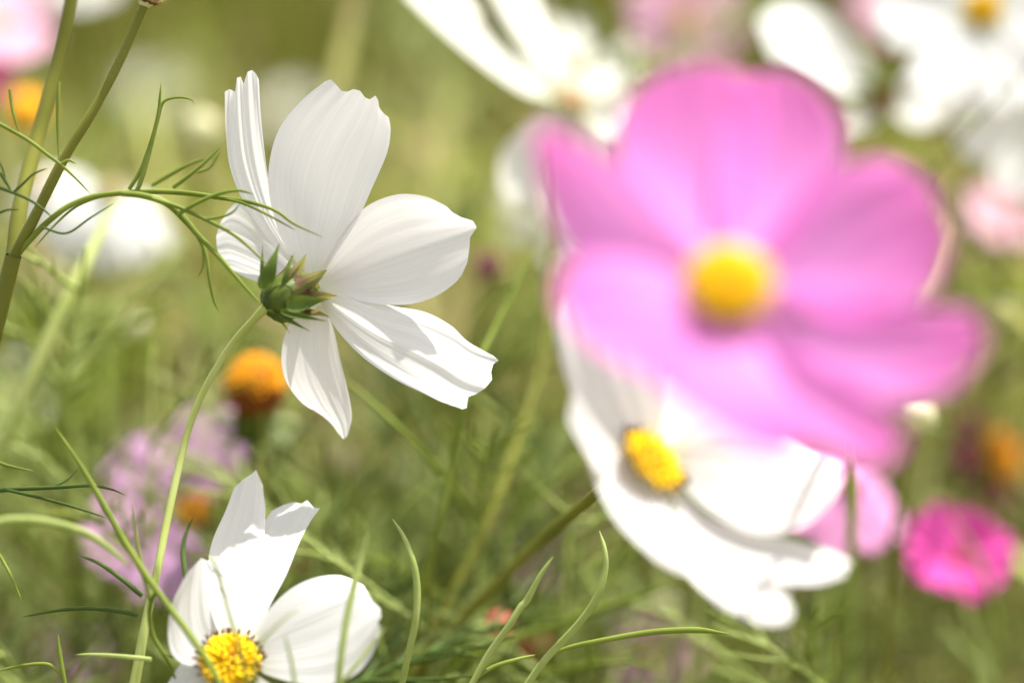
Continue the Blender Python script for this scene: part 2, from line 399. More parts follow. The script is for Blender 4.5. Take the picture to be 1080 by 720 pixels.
# ------------------------------------------------------------------ masses of feathery foliage (nobody could count it)
def strips(name, n, region, length, width, seed, mat, droop=0.4, vertical=0.5, segs=6):
    rng = np.random.RandomState(seed)
    base = region(n, rng)
    az = rng.uniform(0, 2 * math.pi, n); el = rng.uniform(-.25, 1.35, n) * vertical + rng.uniform(-.3, .3, n)
    dirv = np.stack([np.cos(el) * np.cos(az), np.cos(el) * np.sin(az), np.sin(el)], -1)
    Ls = rng.uniform(*length, n); ws = rng.uniform(*width, n)
    bend = rng.normal(0, .35, (n, 3)); bend[:, 2] -= droop
    t = np.linspace(0, 1, segs)
    p = base[:, None] + Ls[:, None, None] * (dirv[:, None] * t[None, :, None] + bend[:, None] * (t ** 2)[None, :, None] * .5)
    side = np.cross(dirv, rng.normal(0, 1, (n, 3))); side /= np.linalg.norm(side, axis=1)[:, None] + 1e-9
    prof = np.array([np.interp(x, [0, .3, .7, 1], [.6, 1, .8, .05]) for x in t])
    off = side[:, None] * (ws[:, None] * prof[None])[..., None] * .5
    v = np.stack([p - off, p + off], 2)                      # n, segs, 2, 3
    v[..., 2] = np.maximum(v[..., 2], 0.0)
    idx = (np.arange(n) * segs * 2)[:, None] + (np.arange(segs - 1) * 2)[None]
    f = np.stack([idx, idx + 1, idx + 3, idx + 2], -1).reshape(-1, 4)
    mb = MB(); mb.v = [v.reshape(-1, 3)]; mb.f = [f]; mb.uv = [np.zeros((n * segs * 2, 2))]; mb.mi = [np.zeros(len(f))]
    mb.n = n * segs * 2
    o = mb.build(name, mat, smooth=False); o['kind'] = 'stuff'
    return o
def slab(d0, d1, ztop, zbot=0.0, spread=0.30, power=1.0):
    def f(n, rng):
        y = d0 + (d1 - d0) * rng.rand(n) ** power
        x = rng.uniform(-1, 1, n) * (y * spread + .12)
        z = zbot + (ztop - zbot) * rng.rand(n) ** .8
        return np.stack([x, y, z], -1)
    return f
G_mid = island_leaf_mat('mid foliage', [(0.03, 0.045, 0.003), (0.10, 0.15, 0.006), (0.20, 0.26, 0.012), (0.36, 0.40, 0.04), (0.70, 0.70, 0.26), (0.05, 0.08, 0.004)], patch=13, patch_col=(0.34, 0.25, 0.14))  # palest leaves imitate sunlit highlights in their colour
G_far = island_leaf_mat('far foliage', [(0.015, 0.025, 0.001), (0.055, 0.07, 0.002), (0.10, 0.13, 0.004), (0.16, 0.18, 0.008), (0.28, 0.26, 0.03), (0.03, 0.04, 0.002)], patch=5.0, patch_col=(0.040, 0.024, 0.005))
def labelled(o, label, cat):
    o['label'] = label; o['category'] = cat; return o
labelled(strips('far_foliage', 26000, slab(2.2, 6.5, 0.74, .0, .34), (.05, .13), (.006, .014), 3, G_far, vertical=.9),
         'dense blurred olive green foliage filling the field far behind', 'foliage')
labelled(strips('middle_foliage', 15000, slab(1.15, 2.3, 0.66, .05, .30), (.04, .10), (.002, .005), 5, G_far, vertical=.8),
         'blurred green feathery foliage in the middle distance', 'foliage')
labelled(strips('near_foliage', 9500, slab(.66, 1.15, 0.70, .3, .28), (.04, .12), (.0014, .0052), 6, G_mid, vertical=.8),
         'soft tangle of thread thin leaves behind the flowers', 'foliage')

# ------------------------------------------------------------------ feathery shoots behind the flowers, each one a thing
def feather(mb, base, d, up, L, r, rng, nodes=5):
    d = unit(d); side = unit(np.cross(d, up)); t = np.linspace(0, 1, 10)[:, None]
    droop = rng.uniform(.05, .3)
    rach = base + L * (d * t + np.array([0, 0, -droop]) * t ** 2 + side * rng.uniform(-.15, .15) * t ** 2)
    mb.tube(rach, np.linspace(r, r * .35, 10), 5)
    for k in range(nodes):
        f = .22 + .7 * k / nodes; i = int(f * 9); b = rach[i]
        for sg in (-1, 1):
            if rng.rand() < .12: continue
            sd = unit(d * rng.uniform(.7, 1.3) + side * sg + rng.uniform(-.3, .3, 3)); l = L * rng.uniform(.28, .5) * (1.15 - f * .7)
            tt = np.linspace(0, 1, 6)[:, None]
            th = b + l * (sd * tt + d * .35 * tt ** 2 + rng.uniform(-.12, .12, 3) * tt ** 2)
            mb.tube(th, np.linspace(r * .8, r * .15, 6), 4)
            if l > L * .25:
                for m_ in (1, 2):
                    if rng.rand() < .7:
                        b2 = th[2 + m_ // 2]; s3 = unit(sd + side * sg * rng.uniform(-.9, .9) + rng.uniform(-.3, .3, 3))
                        mb.tube(b2 + l * .45 * (s3 * tt + d * .2 * tt ** 2), np.linspace(r * .65, r * .12, 6), 4)
def shoot_proto(seed, H=0.62, leafmat='leaf', stemmat='stem', lean=.08, r=.0011, nleaf=9):
    rng = np.random.RandomState(seed)
    root = thing('leafy_shoot', '', 'plant', (0, 0, 0), 'blurred feathery shoots behind the flowers')
    la = rng.uniform(0, 6.28)
    path = spline([(0, 0, -.01), (lean * .3 * math.cos(la), lean * .3 * math.sin(la), H * .35), (lean * .6 * math.cos(la + .4), lean * .6 * math.sin(la + .4), H * .7), (lean * math.cos(la), lean * math.sin(la), H)], 24)
    mb = MB(); mb.tube(path, np.linspace(r * 1.4, r * .5, 24), 7); mb.build('stem', M[stemmat], root)
    for k in range(nleaf):
        f = .45 + .54 * k / (nleaf - 1); b = path[int(f * 23)]
        az = k * 1.7 + rng.uniform(-.4, .4)
        d = np.array([math.cos(az), math.sin(az), rng.uniform(.5, 1.3)])
        mb = MB(); feather(mb, b, d, np.array([0, 0, 1.0]), rng.uniform(.06, .11), .0009, rng); mb.build('leaf', M[leafmat], root)
    return root
def copy_tree(root, name=None):
    r = root.copy(); COL.objects.link(r)
    for ch in list(root.children):
        c = ch.copy(); COL.objects.link(c); c.parent = r
        for g in ch.children:
            d = g.copy(); COL.objects.link(d); d.parent = c
    return r
protos = [shoot_proto(11), shoot_proto(12, leafmat='leaf_pale'), shoot_proto(13, leafmat='leaf_dark', lean=.14), shoot_proto(14, H=.6, stemmat='stem_pale', leafmat='leaf_pale', lean=.2)]
SHOOTS = [  # px of the top, py of the top, distance, prototype
    (40, 300, .64, 1), (120, 300, .60, 0), (190, 300, .66, 1), (260, 330, .58, 0), (300, 470, .575, 1), (90, 400, .575, 3),
    (400, 380, .62, 0), (430, 470, .575, 1), (480, 430, .60, 3), (350, 560, .60, 0), (545, 500, .58, 2), (600, 560, .62, 0),
    (520, 300, .70, 1), (20, 500, .60, 0), (200, 620, .60, 1), (670, 620, .62, 3), (760, 640, .60, 1), (850, 600, .66, 0),
    (930, 620, .64, 1), (1000, 660, .62, 3), (1050, 600, .72, 0), (620, 60, .72, 1), (660, 20, .66, 3), (40, 80, .72, 1), (230, 60, .85, 0),
    (120, 90, .66, 3), (1060, 400, .85, 0), (960, 560, .8, 2), (330, 620, .65, 0), (440, 600, .68, 2), (170, 180, .8, 0), (540, 200, .85, 2),
    (60, 620, .60, 2), (890, 200, .9, 0), (400, 60, 1.0, 2), (480, 130, .95, 1),
]
FINE = [  # feathery growth just behind the plane of focus
    (30, 330, .56, 4), (95, 300, .58, 5), (95, 350, .57, 4), (20, 420, .56, 5), (40, 520, .57, 4),
    (350, 520, .565, 4), (370, 470, .58, 5), (410, 430, .57, 4), (455, 420, .59, 6), (340, 560, .55, 5), (430, 540, .56, 4), (480, 500, .575, 5), (520, 470, .59, 4),
    (560, 560, .57, 6), (610, 600, .58, 4), (660, 630, .57, 5), (720, 640, .58, 4), (790, 660, .57, 6), (850, 620, .58, 5), (900, 600, .57, 4), 
    (950, 680, .57, 4), (1075, 520, .62, 5), (1075, 660, .58, 4), (10, 640, .555, 5), (100, 670, .57, 6), (640, 20, .62, 5), (665, 60, .60, 4), (500, 230, .62, 6), (540, 330, .60, 5),
    (15, 330, .56, 6), (60, 360, .575, 4), (50, 460, .56, 4), (230, 480, .60, 4),
    (330, 470, .58, 6), (385, 420, .57, 5), (345, 600, .56, 6), (415, 500, .56, 4), (440, 450, .575, 6), (465, 530, .56, 5), (500, 420, .58, 6), (535, 420, .575, 4),
    (500, 560, .56, 4), (545, 610, .565, 5), (580, 640, .56, 6), (640, 600, .57, 4), (690, 640, .58, 6), (740, 670, .565, 5), (820, 640, .575, 4), (880, 640, .57, 6),
    (930, 640, .56, 5), (990, 690, .56, 4), (650, 10, .62, 4), (590, 20, .64, 6), (30, 680, .56, 6), (120, 690, .56, 4), (960, 200, .64, 6),
    (20, 60, .60, 4), (90, 30, .64, 5), (470, 610, .55, 5), (600, 510, .60, 5), (700, 690, .56, 4),
]
def fine_proto(seed, leafmat, stemmat):
    rng = np.random.RandomState(seed); root = thing('leafy_shoot', '', 'plant', (0, 0, 0), 'fine feathery shoots just behind the flowers')
    la = rng.uniform(0, 6.28); H = .62
    path = spline([(0, 0, -.01), (.015 * math.cos(la), .015 * math.sin(la), H * .5), (.03 * math.cos(la + 1), .02 * math.sin(la + 1), H)], 30)
    mb = MB(); mb.tube(path, np.linspace(.0013, .0004, 30), 7); mb.build('stem', M[stemmat], root)
    for k in range(16):
        f = .62 + .37 * k / 15; b = path[int(f * 29)]; az = k * 2.2 + rng.uniform(-.5, .5)
        mb = MB(); feather(mb, b, np.array([math.cos(az), math.sin(az) * .6, rng.uniform(.2, 1.6)]), np.array([0, 0, 1.0]), rng.uniform(.03, .06), .00055, rng, 4); mb.build('leaf', M[leafmat], root)
    return root
protos += [fine_proto(21, 'leaf', 'stem_pale'), fine_proto(22, 'leaf_pale', 'stem'), fine_proto(23, 'leaf_dark', 'stem')]
SHOOTS += FINE; first = [True] * 7
rs = random.Random(5)
for i, (px, py, d, k) in enumerate(SHOOTS):
    o = protos[k] if first[k] else copy_tree(protos[k]); first[k] = False
    d = d if k > 3 else max(d + .03, .645); tip = P(px, py, d); z = max(tip[2], .3); sc = z / .62
    o.rotation_euler = (0, 0, rs.uniform(0, 6.28)); o.scale = (sc, sc, sc)
    o.location = (tip[0], tip[1], 0)
    o['label'] = ['blurred mid green feathery shoot behind the flowers', 'blurred pale green feathery shoot behind the flowers',
                  'blurred dark green feathery shoot behind the flowers', 'blurred leaning feathery shoot with pale yellowish stem behind the flowers',
                  'fine mid green feathery shoot just behind the flowers', 'fine pale green feathery shoot just behind the flowers', 'fine dark green feathery shoot just behind the flowers'][k]

# ------------------------------------------------------------------ hero: white cosmos seen from behind, in focus
def hero():
    stem_pts = [(281, 323, .4945), (268, 337, .4965), (250, 356, .500), (233, 380, .5025), (215, 412, .5035), (201, 446, .5035), (190, 486, .503), (178, 540, .501),
                (166, 600, .498), (155, 650, .497), (143, 715, .496)]
    w = [P(*p) for p in stem_pts]; e = w[-1]
    path = long_path(w, 90, 26)
    root = thing('cosmos_flower', 'sharp white cosmos flower seen from behind with spiky green calyx on a thin curved stem', 'flower',
                 (path[-1][0], path[-1][1], 0))
    Pt = [
     # petal 6 left, behind
     dict(eL=[(324, 292), (300, 262), (275, 232), (252, 214), (240, 222)], eR=[(322, 304), (300, 306), (276, 299), (256, 291), (242, 283)],
          tip=[(240, 222), (232, 236), (228, 250), (229, 265), (234, 277), (242, 283)], db=.503, dL=.508, dR=.505, bulge=.001, ridge=.0002, seed=6),
     # petal 1 upper left, folded lengthwise
     dict(eL=[(326, 298), (288, 258), (260, 218), (243, 178), (238, 135), (237, 97)], eR=[(332, 294), (310, 262), (292, 226), (283, 188), (276, 132), (273, 84)],
          tip=[(237, 97), (242, 94), (248, 97), (250, 82), (254, 81), (257, 89), (261, 76), (266, 74), (270, 78), (273, 84)], db=.503, dL=.502, dR=.499, bulge=.002, ridge=.0013, folds=2.6, seed=1),
     # petal 5 bottom, behind
     dict(eL=[(326, 316), (306, 340), (297, 370), (301, 400), (318, 424), (340, 438), (352, 449)], eR=[(337, 314), (351, 345), (359, 380), (367, 412), (371, 438), (368, 455)],
          tip=[(352, 449), (357, 457), (362, 463), (366, 460), (368, 455)], db=.503, dL=.509, dR=.508, bulge=-.0015, ridge=.0003, seed=5),
     # petal 4 lower right, its back in the sun
     dict(eL=[(337, 303), (372, 311), (412, 322), (448, 329), (475, 343), (492, 359), (512, 371)], eR=[(334, 313), (354, 346), (382, 376), (415, 399), (445, 414), (468, 424), (484, 424)],
          tip=[(512, 371), (520, 375), (526, 380), (520, 384), (518, 392), (519, 400), (512, 409), (503, 415), (494, 418), (492, 430), (487, 431), (484, 424)],
          db=.502, dL=.5035, dR=.4935, bulge=-.0016, ridge=.0011, folds=2.2, seed=14),
     # petal 3 right
     dict(eL=[(335, 297), (350, 263), (370, 234), (391, 215), (420, 205), (448, 207), (470, 217)], eR=[(338, 305), (362, 313), (395, 320), (430, 321), (458, 313), (478, 300), (487, 290)],
          tip=[(470, 217), (477, 224), (486, 229), (499, 233), (503, 240), (496, 250), (495, 262), (493, 276), (487, 290)], db=.502, dL=.4975, dR=.499, bulge=.0022, ridge=.00028, folds=3, seed=3, curl=-.001),
     # petal 2 top
     dict(eL=[(330, 296), (300, 258), (285, 212), (284, 172), (295, 135), (318, 106), (343, 86)], eR=[(336, 296), (354, 268), (376, 234), (393, 197), (408, 162), (412, 138), (410, 124)],
          tip=[(343, 86), (349, 84), (354, 89), (360, 96), (366, 97), (373, 94), (380, 96), (385, 103), (390, 105), (396, 101), (399, 106), (400, 114), (405, 120), (410, 124)], db=.502, dL=.499, dR=.497, bulge=.0022, ridge=.00028, folds=3, seed=2),
    ]
    for q in Pt:
        mb = MB(); mb.grid(traced_petal(nu=64, nv=56, **q)); mb.build('petal', M['white'], root)
    # receptacle
    b = P(279, 325, .4945); f = P(322, 303, .5010); ax = unit(f - b); x = unit(np.cross(ax, [0, 0, 1])); y = np.cross(ax, x)
    s = np.linspace(0, 1, 9); rr = np.array([.0008, .0031, .0042, .0047, .0048, .0047, .0044, .0041, .0039]); ln = np.linalg.norm(f - b)
    th = (np.arange(20) * 2 * math.pi / 20)[None]
    wob = 1 + .07 * np.cos(8 * th)
    g = b + (s[:, None] * ln + 0 * th)[..., None] * ax + (rr[:, None] * wob * np.cos(th))[..., None] * x + (rr[:, None] * wob * np.sin(th))[..., None] * y
    mb = MB(); mb.grid(g, closed=True); cal = mb.build('calyx', M['calyx'], root)
    # outer green sepals (px tips): base, tip, half width in px
    S = [((277, 305, .4915), (295, 256, .4915), 9.5, (1, 0, 0)), ((277, 300, .4935), (277, 257, .494), 3.0, (1, 0, 0)),
         ((296, 305, .4900), (321, 273, .4895), 9.0, (.8, 0, .6)), ((302, 322, .4900), (348, 315, .4895), 9.5, (0, 0, 1)),
         ((296, 328, .4915), (345, 339, .4915), 4.5, (0, 0, 1)), ((290, 330, .4935), (328, 350, .4930), 3.2, (.4, 0, 1)),
         ((280, 318, .4905), (262, 300, .4895), 4.0, (1, 0, -1)), ((285, 330, .4960), (300, 345, .499), 3.0, (1, 0, 0))]
    S = S[:6] + [((298, 303, .4905), (311, 266, .4925), 4.0, (1, 0, .3)), ((304, 314, .4895), (342, 292, .4915), 4.5, (.5, 0, 1)), ((284, 326, .4925), (306, 352, .4945), 3.0, (1, 0, 0))]
    for b0, e0, wpx, sd in S:
        mb = MB(); bw = P(*b0); ew = P(*e0); sdv = sd[0] * RIGHT + sd[2] * UP
        mb.grid(blade(bw, ew, sdv, mm(wpx), -.0009, 22, 9, .35, .35)); mb.build('sepal', M['sepal'], cal)
    # ring of papery inner bracts, brown at the foot and yellowish at the tip
    for k in range(8):
        t = k * math.pi / 4 + .25; rad = math.cos(t) * x + math.sin(t) * y; tg = np.cross(ax, rad)
        u_ = np.linspace(0, 1, 18)[:, None]; v_ = np.linspace(-1, 1, 11)[None]
        wd = .0020 * np.interp(u_, [0, .25, .5, .75, .92, 1], [.95, 1.0, .92, .60, .22, .02])
        out_ = .0043 + .0010 * u_ + .0022 * u_ ** 3; up_ = .0088 * (1 + .12 * math.sin(5 * k)) * u_ - .0066
        h = -wd * .32 * v_ ** 2 + .00010 * np.sin(v_ * 12)
        g = f + up_[..., None] * ax + (out_ + h)[..., None] * rad + (v_ * wd)[..., None] * tg + 0.0003 * (k % 2) * rad
        mb = MB(); mb.grid(g); mb.build('bract', M['bract'], cal)
    # golden centre on the far side
    rng = np.random.RandomState(4); mb = MB(); disc_mesh(mb, P(352, 292, .5085), unit(ax + FWD * .8), .0042, .0022, 70, .0008, rng, True)
    mb.build('flower_centre', [M['yellow'], M['rust'], M['brown']], root)
    mb = MB(); mb.tube(path, np.interp(np.arange(len(path)) / 115., [0, .04, .12, .6, 1], [.00105, .00080, .00068, .00088, .0014]), 12); mb.build('stem', M['stem_pale'], root)
hero()

def traced_flower(label, petals, mat, cpx, axis, discr, down, dome=.5, n=110, stem='stem', stem_r=.0011, centre='yellow', anthers=True, full=False, seed=1, calyx=True, calyx_back=0.0, base='rust'):
    rng = np.random.RandomState(seed)
    c = P(*cpx); a = unit(axis)
    if isinstance(down, list):
        path = long_path([c - a * discr * 1.2] + [P(*p) for p in down])
    else: path = ground_path(c - a * discr * 1.2, -a, down, 40)
    root = thing('cosmos_flower', label, 'flower', (path[-1][0], path[-1][1], 0))
    for q in petals:
        mb = MB(); mb.grid(traced_petal(**q)); mb.build('petal', M[q.get('mat', mat)] if 'mat' in q else M[mat], root)
    mb = MB(); disc_mesh(mb, c, a, discr, discr * dome, n, discr * .15, rng, anthers)
    mb.build('flower_centre', [M[centre], M[base], M['brown']], root)
    if calyx: calyx_parts(root, c - a * .0012 + FWD * calyx_back, a, discr * (.75 if not calyx_back else .55), rng)
    mb = MB(); mb.tube(path, np.linspace(stem_r, stem_r * 1.6, len(path)), 10); mb.build('stem', M[stem], root)
    return root

# ------------------------------------------------------------------ white cosmos at the bottom left
D0 = .487
traced_flower('white cosmos at the bottom edge facing the camera with pointed upright petals and yellow centre', [
    dict(eL=[(232, 686), (214, 700), (195, 700), (181, 688), (177, 665), (181, 638), (193, 612)], eR=[(240, 676), (238, 655), (234, 632), (229, 610), (222, 592)],
         tip=[(193, 612), (199, 602), (205, 596), (212, 588), (217, 590), (222, 592)], db=D0, dL=.484, dR=.494, bulge=.001, ridge=.0005, seed=21),
    dict(eL=[(234, 676), (222, 640), (219, 600), (224, 570), (238, 538), (247, 514)], eR=[(260, 674), (268, 640), (274, 600), (278, 570), (280, 540), (277, 512)],
         tip=[(247, 514), (257, 505), (266, 499), (270, 495), (273, 502), (277, 512)], db=D0, dL=.503, dR=.508, bulge=.002, ridge=.0004, folds=2.0, seed=22),
    dict(eL=[(252, 672), (258, 640), (264, 605), (270, 575), (276, 555), (287, 538)], eR=[(270, 676), (284, 640), (302, 606), (315, 574), (326, 552), (337, 536)],
         tip=[(287, 538), (299, 532), (310, 529), (318, 531), (324, 527), (331, 535), (337, 536)], db=D0, dL=.508, dR=.504, bulge=.002, ridge=.0005, folds=2.2, seed=23),
    dict(eL=[(262, 682), (275, 655), (292, 633), (312, 617), (335, 608), (357, 606), (374, 611)], eR=[(262, 704), (300, 717), (335, 722), (362, 718), (384, 703), (396, 682), (401, 662)],
         tip=[(374, 611), (384, 617), (388, 625), (393, 633), (401, 641), (402, 650), (398, 655), (401, 662)], db=D0, dL=.493, dR=.477, bulge=.001, ridge=.0006, folds=2.5, seed=24),
    dict(eL=[(262, 705), (290, 725), (318, 750), (345, 775)], eR=[(245, 720), (250, 760), (262, 800), (285, 830)], tip=[(345, 775), (330, 812), (285, 830)], db=D0, dL=.474, dR=.474, ridge=.0004, seed=25),
    dict(eL=[(240, 720), (238, 760), (225, 800), (205, 830)], eR=[(220, 706), (195, 722), (172, 750), (160, 780)], tip=[(205, 830), (170, 815), (160, 780)], db=D0, dL=.474, dR=.478, ridge=.0004, seed=26),
    dict(eL=[(225, 712), (200, 730), (185, 742), (176, 746)], eR=[(225, 692), (205, 692), (190, 700), (182, 712)], tip=[(176, 746), (172, 730), (182, 712)], db=D0 + .002, dL=.488, dR=.490, ridge=.0003, seed=27),
    ], 'white', (243, 699, D0 - .0015), (0.05, -.72, .68), .0060, (-.01, .03), dome=.55, n=130, seed=2)

# ------------------------------------------------------------------ white cosmos at the right under the pink one
D1 = .462
traced_flower('bright white cosmos tilted to the right, partly hidden beneath the large pink flower', [
    dict(eL=[(668, 490), (636, 472), (607, 425), (590, 372), (584, 335)], eR=[(690, 470), (700, 430), (696, 385), (680, 345), (655, 315)], tip=[(584, 335), (592, 312), (610, 300), (630, 303), (655, 315)], db=D1, dL=.448, dR=.456, bulge=.001, ridge=.0005, seed=31),
    dict(eL=[(682, 472), (688, 430), (705, 390), (735, 362)], eR=[(700, 480), (745, 468), (790, 440), (815, 400)], tip=[(735, 362), (760, 350), (790, 360), (815, 400)], db=D1, dL=.474, dR=.470, bulge=.001, ridge=.0005, seed=32),
    dict(eL=[(700, 476), (745, 440), (795, 440), (832, 462), (862, 481)], eR=[(704, 496), (742, 535), (786, 560), (826, 562), (858, 547), (880, 525)],
         tip=[(862, 481), (874, 484), (886, 489), (882, 498), (889, 507), (884, 515), (880, 525)], db=D1, dL=.466, dR=.446, bulge=.001, ridge=.0005, folds=2.5, seed=33),
    dict(eL=[(702, 496), (742, 542), (785, 560), (835, 569), (880, 582)], eR=[(692, 506), (722, 560), (760, 594), (805, 611), (855, 615), (882, 609)],
         tip=[(880, 582), (891, 588), (898, 594), (890, 599), (892, 605), (882, 609)], db=D1, dL=.452, dR=.438, bulge=.001, ridge=.0004, folds=2, seed=34),
    dict(eL=[(694, 506), (730, 568), (770, 592), (808, 607), (833, 622)], eR=[(680, 505), (695, 562), (722, 602), (760, 636), (800, 655), (826, 656)],
         tip=[(833, 622), (830, 632), (836, 643), (833, 652), (826, 656)], db=D1, dL=.446, dR=.434, bulge=.001, ridge=.0004, folds=2, seed=35),
    dict(eL=[(690, 506), (706, 540), (722, 570), (738, 605)], eR=[(668, 486), (628, 462), (622, 490), (648, 545), (690, 588)], tip=[(738, 605), (716, 602), (690, 588)], db=D1 + .001, dL=.440, dR=.442, bulge=.000, pw=.9, ridge=.0004, seed=36),
    dict(eL=[(670, 492), (650, 470), (625, 440), (606, 410)], eR=[(678, 500), (655, 510), (630, 495), (612, 465)], tip=[(606, 410), (600, 440), (612, 465)], db=D1 + .001, dL=.444, dR=.440, bulge=.000, ridge=.0004, seed=37),
    ], 'white', (686, 487, D1 - .003), (.62, -.38, .70), .0068, [(640, 512, .492), (612, 535, .515), (560, 580, .535), (500, 640, .545), (440, 712, .55), (400, 800, .555)], calyx_back=.007, dome=.32, n=90, stem='stem', stem_r=.0010, seed=3)

# ------------------------------------------------------------------ the large pink cosmos
D2 = .3940
traced_flower('large pink cosmos flower close to the camera, out of focus, with domed yellow centre', [
    dict(eL=[(742, 275), (706, 232), (672, 192), (634, 160), (596, 140), (576, 131)], eR=[(725, 300), (672, 292), (622, 282), (590, 250), (572, 200), (564, 152)], tip=[(576, 135), (566, 130), (564, 152)], db=D2, dL=.3840, dR=.3880, bulge=.001, ridge=.0004, seed=41),
    dict(eL=[(748, 284), (700, 245), (668, 205), (652, 165), (655, 122), (676, 92)], eR=[(766, 275), (788, 215), (806, 160), (812, 115), (800, 84)], tip=[(676, 92), (705, 74), (752, 66), (800, 84)], db=D2, dL=.4040, dR=.4060, bulge=.003, ridge=.0005, seed=42),
    dict(eL=[(760, 272), (755, 210), (756, 155), (764, 112), (780, 84)], eR=[(800, 284), (846, 246), (874, 206), (887, 165), (886, 128), (868, 100)], tip=[(780, 84), (820, 74), (850, 84), (868, 100)], db=D2 + .001, dL=.4060, dR=.4040, bulge=.003, ridge=.0005, seed=43),
    dict(eL=[(785, 278), (820, 236), (852, 200), (888, 174), (930, 165)], eR=[(805, 310), (860, 342), (920, 348), (966, 322), (992, 290), (1002, 252)], tip=[(930, 165), (962, 178), (986, 200), (988, 222), (1003, 238), (1002, 252)], db=D2, dL=.4000, dR=.3920, bulge=.003, ridge=.0006, seed=44),
    dict(eL=[(802, 302), (862, 308), (930, 318), (978, 325), (1014, 324)], eR=[(796, 335), (834, 376), (895, 412), (958, 424), (1002, 410), (1030, 378)], tip=[(1014, 324), (1030, 334), (1028, 345), (1043, 352), (1030, 378)], db=D2 - .001, dL=.3900, dR=.3840, bulge=.002, ridge=.0006, seed=45),
    dict(eL=[(798, 326), (850, 372), (905, 405), (940, 440), (954, 462)], eR=[(775, 342), (790, 392), (822, 434), (868, 470), (908, 490), (934, 490)], tip=[(954, 462), (948, 476), (934, 490)], db=D2, dL=.3820, dR=.3800, bulge=.002, ridge=.0005, seed=46),
    dict(eL=[(788, 340), (815, 385), (842, 425), (860, 462)], eR=[(748, 335), (690, 360), (690, 400), (730, 435), (775, 465)], tip=[(860, 462), (830, 482), (800, 478), (775, 465)], db=D2 - .001, dL=.3760, dR=.3760, pw=.85, bulge=-.001, ridge=.0005, seed=47),
    dict(eL=[(755, 340), (738, 375), (710, 395), (680, 395), (645, 375)], eR=[(735, 300), (690, 278), (640, 268), (600, 275), (586, 300)], tip=[(645, 375), (612, 352), (590, 325), (586, 300)], db=D2, dL=.3760, dR=.3820, pw=.85, bulge=-.001, ridge=.0005, seed=48),
    ], 'pink', (768, 303, D2 - .002), (.08, -.74, .67), .0070, [(800, 330, .415), (855, 385, .43), (890, 440, .47), (898, 500, .53), (898, 600, .58), (896, 740, .60)], dome=.7, n=120, base='orange', stem='leaf_pale', stem_r=.0009, seed=4, anthers=False)

